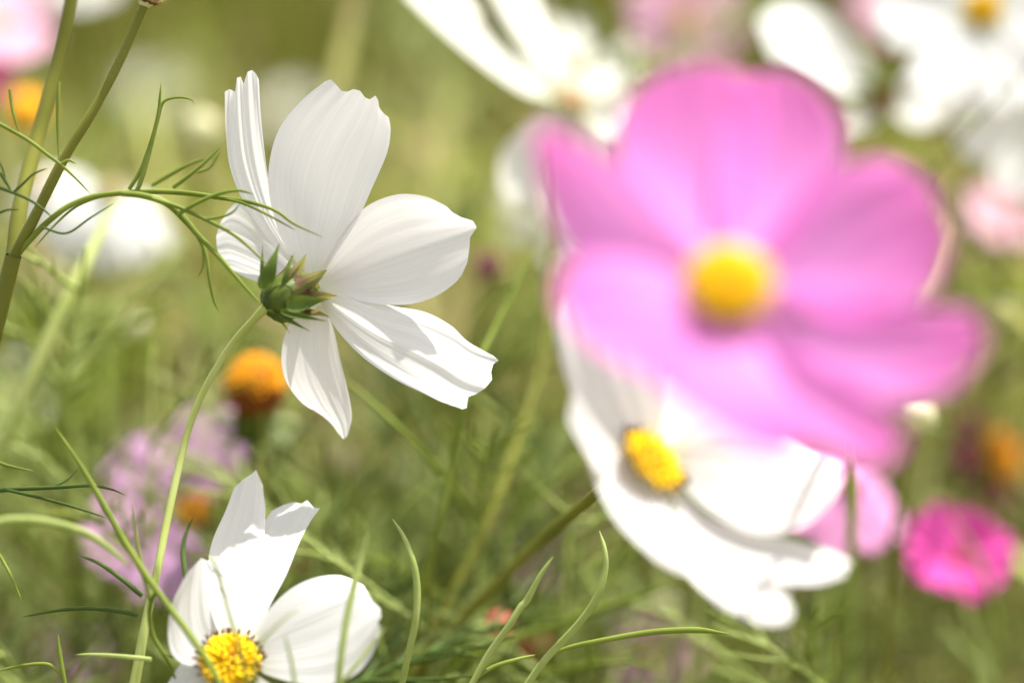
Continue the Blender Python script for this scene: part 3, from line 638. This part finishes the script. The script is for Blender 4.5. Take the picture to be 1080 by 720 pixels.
# ------------------------------------------------------------------ plant at the left edge: two stalks, a bud and feathery leaves
GREEN = {'l': 'leaf', 'd': 'leaf_dark', 'p': 'leaf_pale'}
def threads(mb, lines, d=.497):
    for ln in lines:
        pts, r = ln[0], ln[1]; dd = ln[2] if len(ln) > 2 else d
        w = [P(p[0], p[1], p[2] if len(p) > 2 else dd) for p in pts]
        n = max(14, 6 * len(pts)); path = spline(w, n)
        both = len(ln) > 3
        prof = np.interp(np.linspace(0, 1, n), [0, .15, .6, .9, 1], [.25 if both else .9, 1, .85, .5, .08])
        mb.tube(path, mm(r) * prof, 8, flat=.55)
def left_plant():
    A = trace([(85, -60, .515), (75, 0, .515), (63, 55, .515), (50, 105, .514), (37, 155, .512), (22, 215, .507), (14, 270, .503)], 40)
    Bs = trace([(153, 4, .500), (140, 34, .500), (127, 63, .500), (101, 112, .499), (67, 168, .499), (36, 230, .500), (14, 272, .502)], 40)
    e = P(14, 270, .502)
    base = spline([e, P(2, 320, .503), P(-22, 420, .505), P(-40, 560, .51), np.array([P(-60, 700, .52)[0] - .02, .53, .25]), np.array([P(-60, 700, .52)[0] - .03, .54, -.01])], 50)
    root = thing('cosmos_plant', 'pair of olive stalks forking at the left edge with thread leaves and a bud', 'plant', (base[-1][0], base[-1][1], 0))
    rng = np.random.RandomState(8)
    for nm, pth, r in (('stalk', A, (.00135, .0017)), ('stalk', Bs, (.00085, .0012)), ('stalk', base, (.0017, .0026))):
        mb = MB(); n = len(pth)
        th = np.linspace(r[0], r[1], n) * (1 + .03 * np.sin(np.linspace(0, 30, n)))
        mb.tube(pth, th, 14)
        st = mb.build(nm, M['stem'], root)
        if pth is Bs:
            mb = MB()
            for _ in range(260):
                k = rng.randint(0, n - 1); f = rng.rand(); p = pth[k] * (1 - f) + pth[k + 1] * f
                t = unit(pth[k + 1] - pth[k]); dv = rng.normal(0, 1, 3); dv = unit(dv - t * (dv @ t)); b = p + dv * th[k] * .95
                l = rng.uniform(.0002, .0005)
                mb.tube(np.array([b, b + dv * l * .6 - t * l * .1, b + dv * l - t * l * .3]), np.array([.00004, .00003, .000008]), 3)
            mb.build('hair', M['leaf_pale'], st)['kind'] = 'stuff'
    # bud on the second stalk
    mb = MB()
    th = (np.arange(16) * 2 * math.pi / 16)[None]; s = np.linspace(0, 1, 10)
    rr = .0024 * np.array([.4, .8, 1.05, 1.1, 1.08, 1.0, .9, .7, .4, .02])
    ax = unit(P(164, -26, .5) - P(153, 4, .5)); x = unit(np.cross(ax, FWD)); y = np.cross(ax, x); b0 = P(152, 7, .5)
    g = b0 + (s[:, None] * .009 + 0 * th)[..., None] * ax + (rr[:, None] * np.cos(th))[..., None] * x + (rr[:, None] * np.sin(th))[..., None] * y
    mb.grid(g, closed=True); bud = mb.build('bud', M['bud'], root)
    for k in range(8):
        t = k * math.pi / 4; rad = math.cos(t) * x + math.sin(t) * y; mb = MB(); b = b0 + rad * .0014 + ax * .0006
        mb.grid(blade(b, b + rad * .0030 + ax * .0035, np.cross(ax, rad), .0010, -.0006, 8, 5)); mb.build('sepal', M['bract'], bud)
    # leaf 1: long arching leaf reaching over to the white flower
    mb = MB(); threads(mb, [
        ([(16, 272, .502), (30, 255, .500), (45, 239, .499), (60, 226), (75, 216), (100, 207), (135, 203), (165, 202), (200, 204), (235, 209), (262, 213, .495), (290, 222, .4935), (310, 236, .493), (340, 250, .493)], 3.2),
        ([(235, 209), (258, 215, .495), (285, 228, .4935), (312, 243, .493)], 1.6),
        ([(128, 204), (150, 206), (175, 214), (194, 231), (210, 249), (232, 272, .4935), (256, 300, .4925), (280, 326, .492)], 3.3, .494),
        ([(160, 209), (190, 219), (218, 232), (250, 250, .492), (284, 281, .4905)], 2.3, .493),
        ([(190, 224), (206, 244), (217, 268), (221, 295), (226, 318), (232, 330)], 2.4, .495),
        ([(214, 262), (214, 280), (209, 292)], 1.2, .495),
        ([(187, 227), (204, 216), (226, 206), (250, 201), (268, 205)], 2.3, .493),
        ([(218, 231), (232, 229), (245, 224), (253, 215)], 1.6, .492),
        ([(143, 205), (150, 186), (160, 150), (167, 120), (170, 88)], 2.6, .496),
        ([(136, 200), (150, 176), (164, 135), (171, 110), (180, 104), (193, 103), (203, 106), (205, 112)], 2.2, .499),
        ([(160, 196), (180, 184), (205, 171), (228, 166)], 2.2, .512), ([(182, 198), (208, 178), (232, 156)], 2.4, .506), ([(208, 182), (222, 176), (232, 160)], 1.7, .508),
        ([(128, 204), (110, 206), (80, 218), (55, 240), (36, 262)], 1.6, .503),
    ]); mb.build('leaf', M['leaf'], root)
    # leaf 2: at the far left
    mb = MB(); threads(mb, [
        ([(-20, 122), (0, 131), (30, 148), (50, 163), (66, 175), (82, 190), (96, 205)], 2.2), ([(10, 94), (13, 116), (20, 140)], 1.7), ([(62, 86), (61, 130), (62, 172)], 1.9),
        ([(64, 173), (72, 169), (80, 172)], 1.5),
    ], .495); mb.build('leaf', M['leaf'], root)
    mb = MB(); threads(mb, [
        ([(-20, 190), (0, 198), (26, 208), (42, 218), (56, 230)], 2.0), ([(14, 203), (26, 192), (36, 183), (50, 177)], 1.5), ([(0, 182), (6, 192), (12, 202)], 1.8),
        ([(-15, 232), (5, 222), (20, 221)], 1.6), ([(45, 240), (70, 246), (95, 230), (120, 214)], 1.3), ([(-20, 150), (0, 173), (6, 190)], 1.5),
    ], .494); mb.build('leaf', M['leaf_dark'], root)
left_plant()

# ------------------------------------------------------------------ sharper leafy shoots along the bottom
def traced_shoot(label, stem_pts, leaves, r=3.0, group=None, cat='plant', mat='leaf'):
    """stem_pts in px (top first) run on to the ground; leaves: (material key, lines)"""
    path = long_path([P(*p) for p in stem_pts]); nn = len(path)
    root = thing('leafy_shoot', label, cat, (path[-1][0], path[-1][1], 0), group)
    mb = MB(); mb.tube(path, np.interp(np.arange(nn) / 70., [0, .06, .3, .7, 1, 1.4], [mm(r) * .08, mm(r) * .45, mm(r), mm(r), mm(r) * .9, mm(r) * 1.4]), 9, flat=.7); mb.build('stem', M[mat], root)
    for key, lines in leaves:
        mb = MB(); threads(mb, lines); mb.build('leaf', M[GREEN[key]], root)
    return root
traced_shoot('green leafy shoot crossing the curved stem at the lower left, with dark thread leaves', 
    [(58, 450, .490), (78, 480, .489), (97, 510, .488), (118, 548, .487), (140, 585, .486), (165, 622, .484), (195, 662, .481), (222, 702, .479), (240, 740, .478)],
    [('l', [([(160, 640, .486), (150, 600, .486), (143, 560, .487), (139, 530, .487)], 2), ([(165, 622, .485), (158, 640, .487), (160, 665, .488), (172, 690, .488), (190, 725, .49)], 2.5)]),
     ('d', [([(150, 628, .495), (128, 610, .495), (105, 594, .496), (85, 586, .497)], 2.8), ([(145, 648, .495), (110, 642, .496), (70, 642, .498), (24, 650, .50)], 2.4)]),
     ('d', [([(196, 610, .49), (193, 580, .492), (197, 560, .493), (204, 545, .494)], 2.6)]),
     ('p', [([(160, 695, .492), (130, 692, .493), (100, 690, .495), (80, 690, .496)], 2.6)])], 3.6)
traced_shoot('dark thin leaved shoot at the left edge below the pale stem', [(-12, 470, .50), (-16, 560, .50), (-20, 700, .50)],
    [('d', [([(-15, 520, .503), (10, 516, .502), (55, 514, .501), (95, 512, .50), (118, 516, .50), (132, 522, .50)], 2.4), ([(5, 516, .502), (40, 524, .50), (80, 535, .498), (112, 546, .497)], 1.8), ([(50, 515, .502), (70, 506, .504), (84, 492, .505)], 1.5)]),
     ('l', [([(-16, 560, .50), (0, 586, .499), (12, 608, .498), (23, 633, .497)], 2.0), ([(-16, 480, .50), (5, 490, .50), (36, 497, .50)], 2.0)])], 2.6)
traced_shoot('pale soft blade arching from the left edge above the dark thread leaves', [(-18, 560, .53), (-22, 640, .53), (-26, 720, .53)],
    [('p', [([(-18, 556, .53), (10, 549, .53), (50, 551, .528), (90, 562, .525), (118, 580, .522), (136, 598, .52)], 5.5)])], 3)
traced_shoot('broad pale yellow green stem slanting down to the left edge under the hanging white petals', [(124, 205, .565), (106, 245, .56), (82, 295, .555), (55, 350, .553), (28, 410, .552), (0, 472, .552), (-30, 560, .555)], [('p', [([(55, 350, .553), (75, 330, .56), (100, 318, .57)], 3)])], 8.5, mat='stem_pale')
traced_shoot('thin upright green shoot at the bottom left corner', [(61, 668, .50), (63, 690, .50), (70, 730, .50)], [('l', [([(66, 712, .50), (50, 700, .50), (20, 702, .50), (-5, 708, .50)], 2)])], 2.6)
traced_shoot('fine hooked green thread rising in front of the bottom white cosmos', [(196, 594, .478), (206, 587, .4775), (218, 585, .477), (225, 592, .476), (232, 612, .476), (241, 645, .475), (252, 683, .474), (262, 725, .473)],
    [('l', [([(270, 725, .472), (268, 700, .473), (277, 675, .474), (303, 650, .476), (318, 643, .478)], 1.8)]), ('l', [([(312, 730, .473), (308, 700, .474), (300, 668, .475)], 2)])], 2.4)
traced_shoot('slender green blade standing in front of the rounded right petal of the bottom white cosmos', [(389, 559, .480), (382, 585, .480), (374, 615, .479), (366, 650, .478), (360, 690, .477), (356, 730, .477)],
    [('p', [([(357, 725, .477), (372, 705, .477), (392, 680, .478), (408, 660, .479)], 2.2)])], 3.7, mat='leaf_pale')
traced_shoot('pale curved blade standing alone right of the bottom white cosmos', [(414, 547, .496), (426, 566, .496), (435, 590, .495), (440, 620, .495), (438, 655, .495), (430, 692, .496), (422, 730, .497)], [
    ('l', [([(424, 725, .53), (405, 690, .54), (392, 640, .55), (398, 590, .555)], 2.6)])], 3.7, mat='leaf_pale')
traced_shoot('pale curved blade bending left at the tip, below the white petals at centre', [(632, 559, .500), (638, 580, .499), (638, 602, .499), (628, 632, .499), (608, 660, .50), (575, 695, .502), (550, 730, .503)], [
    ('l', [([(768, 668, .497), (735, 664, .499), (690, 666, .50), (640, 674, .501), (590, 686, .502), (560, 712, .503)], 3.4, .5, True)])], 4.2, mat='leaf_pale')
traced_shoot('pale twisted blade leaning right, left of the curved one at bottom centre', [(584, 586, .494), (570, 606, .494), (556, 632, .495), (549, 640, .495), (535, 662, .495), (515, 690, .496), (496, 724, .496)], [
    ('l', [([(500, 716, .496), (520, 703, .497), (545, 695, .498), (565, 690, .50)], 2.6)])], 3.7, mat='leaf_pale')
traced_shoot('soft green stem running behind the tip of the lower right petal', [(566, 262, .545), (545, 300, .54), (522, 345, .535), (503, 385, .53), (488, 430, .528), (476, 490, .53), (462, 560, .53), (440, 640, .535), (430, 720, .54)],
    [('l', [([(545, 300, .54), (520, 310, .55), (500, 340, .555), (490, 380, .56)], 3)])], 4.2)
traced_shoot('blurred green blade running down right below the pendant petal', [(345, 385, .540), (375, 410, .538), (405, 436, .537), (440, 470, .538), (470, 505, .55), (505, 560, .58), (535, 640, .61), (550, 720, .63)],
    [('p', [([(470, 505, .54), (440, 520, .555), (405, 560, .57), (390, 600, .58)], 3)])], 4.6)
traced_shoot('broad pale blurred blade behind the left side of the tilted white cosmos', [(606, 440, .60), (590, 470, .60), (570, 505, .60), (545, 545, .60), (500, 620, .60), (470, 720, .60)], [('p', [([(600, 450, .60), (580, 490, .60), (545, 545, .60)], 13)])], 11)
traced_shoot('olive blurred stem sweeping from the tilted white cosmos down to bottom centre', [(730, 608, .54), (690, 622, .545), (640, 640, .548), (580, 660, .55), (500, 690, .552), (440, 725, .555)], [('l', [([(640, 640, .548), (620, 610, .55), (640, 575, .555)], 3)])], 5)
traced_shoot('thin olive stalk crossing the white blooms at the top right corner', [(1100, 40, .565), (1085, 66, .565), (1060, 98, .565), (1030, 130, .565), (1000, 163, .57), (975, 195, .58), (955, 260, .60), (950, 400, .64), (950, 560, .68)], [('l', [([(1030, 130, .565), (1015, 125, .57), (995, 130, .58)], 2)])], 3)
traced_shoot('pair of blurred light stems at the bottom right below the magenta bloom', [(1000, 540, .60), (1020, 570, .60), (1040, 610, .60), (1050, 660, .60), (1052, 720, .60)], [('p', [([(1050, 720, .60), (1020, 690, .60), (985, 650, .60)], 5)]), ('p', [([(1055, 740, .60), (1025, 660, .60), (1005, 600, .60)], 4)])], 4.5)

# ------------------------------------------------------------------ white cosmos at the top centre on the thick olive stem
traced_flower('blurred white cosmos cut by the top edge at centre, on a thick olive stem', [
    dict(eL=[(596, 112), (552, 98), (505, 66), (462, 30), (425, -5)], eR=[(598, 102), (566, 80), (525, 42), (492, -8)], tip=[(425, -5), (436, -22), (448, -14), (462, -30), (476, -18), (492, -8)], db=.594, dL=.578, dR=.600, bulge=.001, seed=51, ridge=.001),
    dict(eL=[(598, 100), (572, 70), (538, 30), (512, -14)], eR=[(604, 98), (594, 62), (574, 22), (562, -20)], tip=[(512, -14), (524, -30), (536, -20), (548, -34), (562, -20)], db=.595, dL=.594, dR=.612, bulge=.001, seed=57, ridge=.001),
    dict(eL=[(598, 102), (605, 85), (620, 74), (640, 70)], eR=[(606, 112), (625, 114), (642, 108), (654, 96)], tip=[(640, 70), (654, 78), (654, 96)], db=.595, dL=.613, dR=.613, bulge=.003, seed=52),
    dict(eL=[(608, 102), (632, 92), (655, 98), (672, 110)], eR=[(606, 116), (622, 138), (640, 150), (660, 148)], tip=[(672, 110), (676, 130), (660, 148)], db=.595, dL=.608, dR=.603, bulge=.003, seed=53),
    dict(eL=[(590, 110), (556, 132), (530, 160), (525, 192)], eR=[(602, 118), (590, 150), (575, 182), (560, 212)], tip=[(525, 192), (538, 215), (560, 212)], db=.595, dL=.590, dR=.594, bulge=.003, seed=54),
    dict(eL=[(600, 116), (600, 150), (592, 190), (596, 225)], eR=[(612, 112), (632, 140), (640, 175), (630, 215)], tip=[(596, 225), (612, 235), (630, 215)], db=.595, dL=.596, dR=.604, bulge=.003, seed=55),
    ], 'white_warm', (602, 108, .594), (.35, -.45, .80), .0050, [(592, 200, .592), (582, 290, .585), (572, 380, .575), (547, 460, .565), (515, 550, .555), (470, 640, .55), (428, 722, .545), (395, 800, .545)], stem='stem', stem_r=.0010, n=50, seed=5, centre='bud', anthers=False, calyx_back=.004)

# ------------------------------------------------------------------ two blurred white cosmos with traced petals at the top right
traced_flower('blurred white cosmos with green eye, seen from the side above the pink flower', [
    dict(eL=[(932, 98), (905, 52), (868, 14), (830, 2), (812, 12)], eR=[(925, 112), (885, 100), (848, 82), (815, 58), (806, 36)], tip=[(812, 12), (802, 22), (806, 36)], db=.64, dL=.648, dR=.628, bulge=.003, seed=61),
    dict(eL=[(938, 98), (960, 78), (985, 76), (998, 92)], eR=[(938, 114), (958, 132), (982, 134), (998, 120)], tip=[(998, 92), (1004, 106), (998, 120)], db=.64, dL=.641, dR=.628, bulge=.003, seed=62),
    dict(eL=[(928, 110), (905, 118), (892, 124), (886, 130)], eR=[(934, 118), (925, 130), (912, 138), (900, 138)], tip=[(886, 130), (890, 138), (900, 138)], db=.64, dL=.63, dR=.63, bulge=.002, seed=63),
    ], 'white', (931, 104, .635), (.1, -.5, -.3), .0042, (.02, .05), centre='calyx', n=30, seed=6)
Y_ = (0.0, -.62, .78)
F = flower
F('blurred white cosmos with orange eye at the top right corner', (1036, 12, .62), (-.1, -.9, .4), .026, 'white', disc='yellow', seed=11, roll=.2, width=.68, discr=.0045)
F('blurred white cosmos cut by the right edge, below the corner bloom', (1112, 108, .63), (-.45, -.85, .25), .024, 'white', seed=12, width=.7)
F('blurred pale pink bloom at the right edge beside the large pink flower', (1050, 232, .72), (.2, -.5, .85), 0.012, 'pale_pink', seed=13)
F('blurred pale pink bloom at the top edge between the white ones', (942, 8, .78), (.1, -.7, .7), 0.014, 'pale_pink', seed=14)
F('blurred pale pink cosmos at the top edge behind the large pink flower', (722, 22, .70), (.1, -.92, .25), 0.017, 'pale_pink', seed=15)
F('blurred white cosmos behind the thread leaves at left, its petals hanging down', (118, 206, .63), (.05, -.30, .9), 0.021, 'white', seed=16, rise=-.35, curl=-.9, disc='bud', discr=.0045)
F('blurred small white cosmos at far left beneath the stalks', (48, 196, .66), (-.2, -.55, .8), 0.013, 'white', seed=17, rise=-.2, curl=-.5)
F('blurred pink bloom in the top left corner', (-4, 28, .68), (.25, -.6, .75), 0.017, 'pale_pink', seed=18)
F('blurred magenta bloom at the left edge under the corner pink bloom', (-22, 84, .68), (.1, -.7, .7), 0.010, 'magenta', seed=19)
F('blurred white bloom cut by the top edge between two stalks at left', (92, -22, .74), (0, -.7, .6), 0.012, 'white', seed=20)
F('faint white bloom far behind the thread leaves at upper left', (160, 98, 1.05), (0, -.6, .8), 0.012, 'white_warm', seed=21)
F('faint white bloom behind the gap between the two upper petals', (305, 118, .90), (0, -.6, .8), 0.011, 'white_warm', seed=22)
F('blurred lilac cosmos with orange centre behind the bottom white flower', (206, 540, .59), (-.15, -.75, .62), .025, 'lilac', disc='orange', seed=23, roll=.35, discr=.0042, width=.92, np_=6, xmax=.35)
F('blurred lilac bloom at the bottom left corner', (70, 700, .68), (0, -.7, .7), 0.012, 'lilac', seed=24)
F('blurred mid pink cosmos hanging below the large pink flower', (896, 512, .60), (.2, -.55, .7), 0.017, 'mid_pink', disc='bud_red', rise=-.5, seed=25, width=.8)
F('blurred magenta cosmos at lower right, nodding to the side', (1010, 590, .61), (-.15, -.7, .7), .0130, 'magenta', seed=26, rise=.35, width=1.0, np_=6, disc='bud_red')
F('blurred plum petalled cosmos with orange centre at the right edge', (1046, 484, .66), (.75, -.6, .45), .011, 'plum', disc='orange', seed=27, rise=-.3, discr=.0065, dome=1.0)
F('blurred pale pink bloom at the bottom edge right of centre', (686, 690, .66), (0, -.6, .8), 0.013, 'pale_pink', seed=28)
F('faint pale pink bloom between the stems at lower centre', (555, 588, .70), (0, -.6, .8), 0.013, 'pale_pink', seed=29)
F('faint lilac bloom low behind the tilted white cosmos', (790, 590, .74), (0, -.6, .8), 0.014, 'lilac', seed=30)

F('ragged blurred white bloom directly behind the left tip of the large pink flower', (606, 78, .66), (.3, -.5, .7), .019, 'white_warm', seed=61, width=.36, rise=.3, disc='bud')
F('ragged blurred white bloom low behind the left petals of the large pink flower', (590, 236, .67), (.2, -.6, .6), .018, 'white_warm', seed=62, width=.36, rise=.2, disc='bud')
F('small faint white bloom at the far left edge above the dark leaves', (10, 420, .74), (.2, -.6, .7), .014, 'white', seed=63)
# ------------------------------------------------------------------ orange ball of florets whose petals have dropped
def ball():
    rng = np.random.RandomState(9); c = P(269, 408, .575); a = unit((.12, -.25, .95))
    path = ground_path(c - a * .010, -a, (-.01, .03), rng=rng)
    root = thing('seed_head', 'round orange flower centre that lost its petals, below the sharp white cosmos', 'flower', (path[-1][0], path[-1][1], 0))
    mb = MB(); disc_mesh(mb, c, a, .0072, .0078, 200, .0011, rng, full=True, lenf=1.3); mb.build('flower_centre', [M['orange'], M['rust'], M['brown']], root)
    calyx_parts(root, c - a * .0056, a, .0048, rng, ('calyx', 'leaf_dark'))
    mb = MB(); mb.tube(path, np.linspace(.0011, .0017, len(path)), 9); mb.build('stem', M['leaf_dark'], root)
ball()
def bud(label, px, r, mat, seed=1, axis=(0.1, -.3, .9), stem='stem', sep='sepal', name='flower_bud', lean=(.0, .03)):
    rng = np.random.RandomState(seed); c = P(*px); a = unit(axis)
    path = ground_path(c - a * r, -a, lean, rng=rng)
    root = thing(name, label, 'bud', (path[-1][0], path[-1][1], 0))
    x = unit(np.cross(a, [0.3, 0.2, 0.9])); y = np.cross(a, x); th = (np.arange(18) * 2 * math.pi / 18)[None]
    ph = np.linspace(0.02, math.pi - .02, 12)[:, None]
    rr = r * (1 + .05 * np.cos(8 * th))
    g = c + (rr * np.sin(ph) * np.cos(th))[..., None] * x + (rr * np.sin(ph) * np.sin(th))[..., None] * y - (np.cos(ph) * r * 1.05 + 0 * th)[..., None] * a
    mb = MB(); mb.grid(g, closed=True); mb.build('bud_head', M[mat], root)
    for k in range(8):
        t = k * math.pi / 4 + rng.uniform(-.1, .1); rad = math.cos(t) * x + math.sin(t) * y; mb = MB()
        b = c - a * r * .9 + rad * r * .35
        mb.grid(blade(b, b + unit(rad * 1 + a * .35) * r * 1.7, np.cross(a, rad), r * .3, r * .1, 7, 3)); mb.build('sepal', M[sep], root)
    mb = MB(); mb.tube(path, np.linspace(.0007, .0013, len(path)), 8); mb.build('stem', M[stem], root)
    return root
bud('blurred cream bud left of the sharp white cosmos', (213, 138, .64), .0048, 'bud', 1)
bud('blurred tan bud in the dark gap right of the top petal', (456, 166, .78), .0060, 'bud_tan', 2)
bud('cream bud at the lower right rim of the large pink flower', (968, 440, .56), .0042, 'bud', 3)
bud('small dark plum bud right of the white petals', (514, 282, .64), .0040, 'bud_plum', 4)
bud('blurred tan bud right of the bottom tip of the pendant petal', (358, 490, .60), .0044, 'bud_tan', 5)
bud('small red bud low at centre between the pale blades', (527, 660, .56), .0034, 'bud_red', 6)
bud('reddish brown bud low at centre, right of the red one', (562, 682, .59), .0042, 'bud_red', 7)
bud('blurred orange bud behind the stalks at the left edge', (28, 118, .66), .0055, 'orange', 8)
bud('blurred yellow green bud in the tangle under the thread leaves', (140, 345, .62), .0040, 'bud', 9)
bud('blurred orange bud right of the bottom white cosmos, upper one', (308, 590, .64), .0030, 'bud_red', 10)

rb = random.Random(12)
for k in range(16):  # buds added to give blurred highlights in the foliage
    px, py = [(60, 300), (175, 300), (300, 455), (420, 500), (470, 560), (545, 430), (610, 560), (640, 650), (700, 640), (830, 680), (930, 610), (980, 520), (1060, 330), (560, 30), (400, 600), (30, 420)][k]
    d = rb.uniform(.62, .80)
    o = bud('', (px, py, d), rb.uniform(.0024, .0036), 'bud', 30 + k)
    o['label'] = 'small pale green bud added as a blurred light spot among the background foliage'; o['group'] = 'pale buds added as light spots in the background'
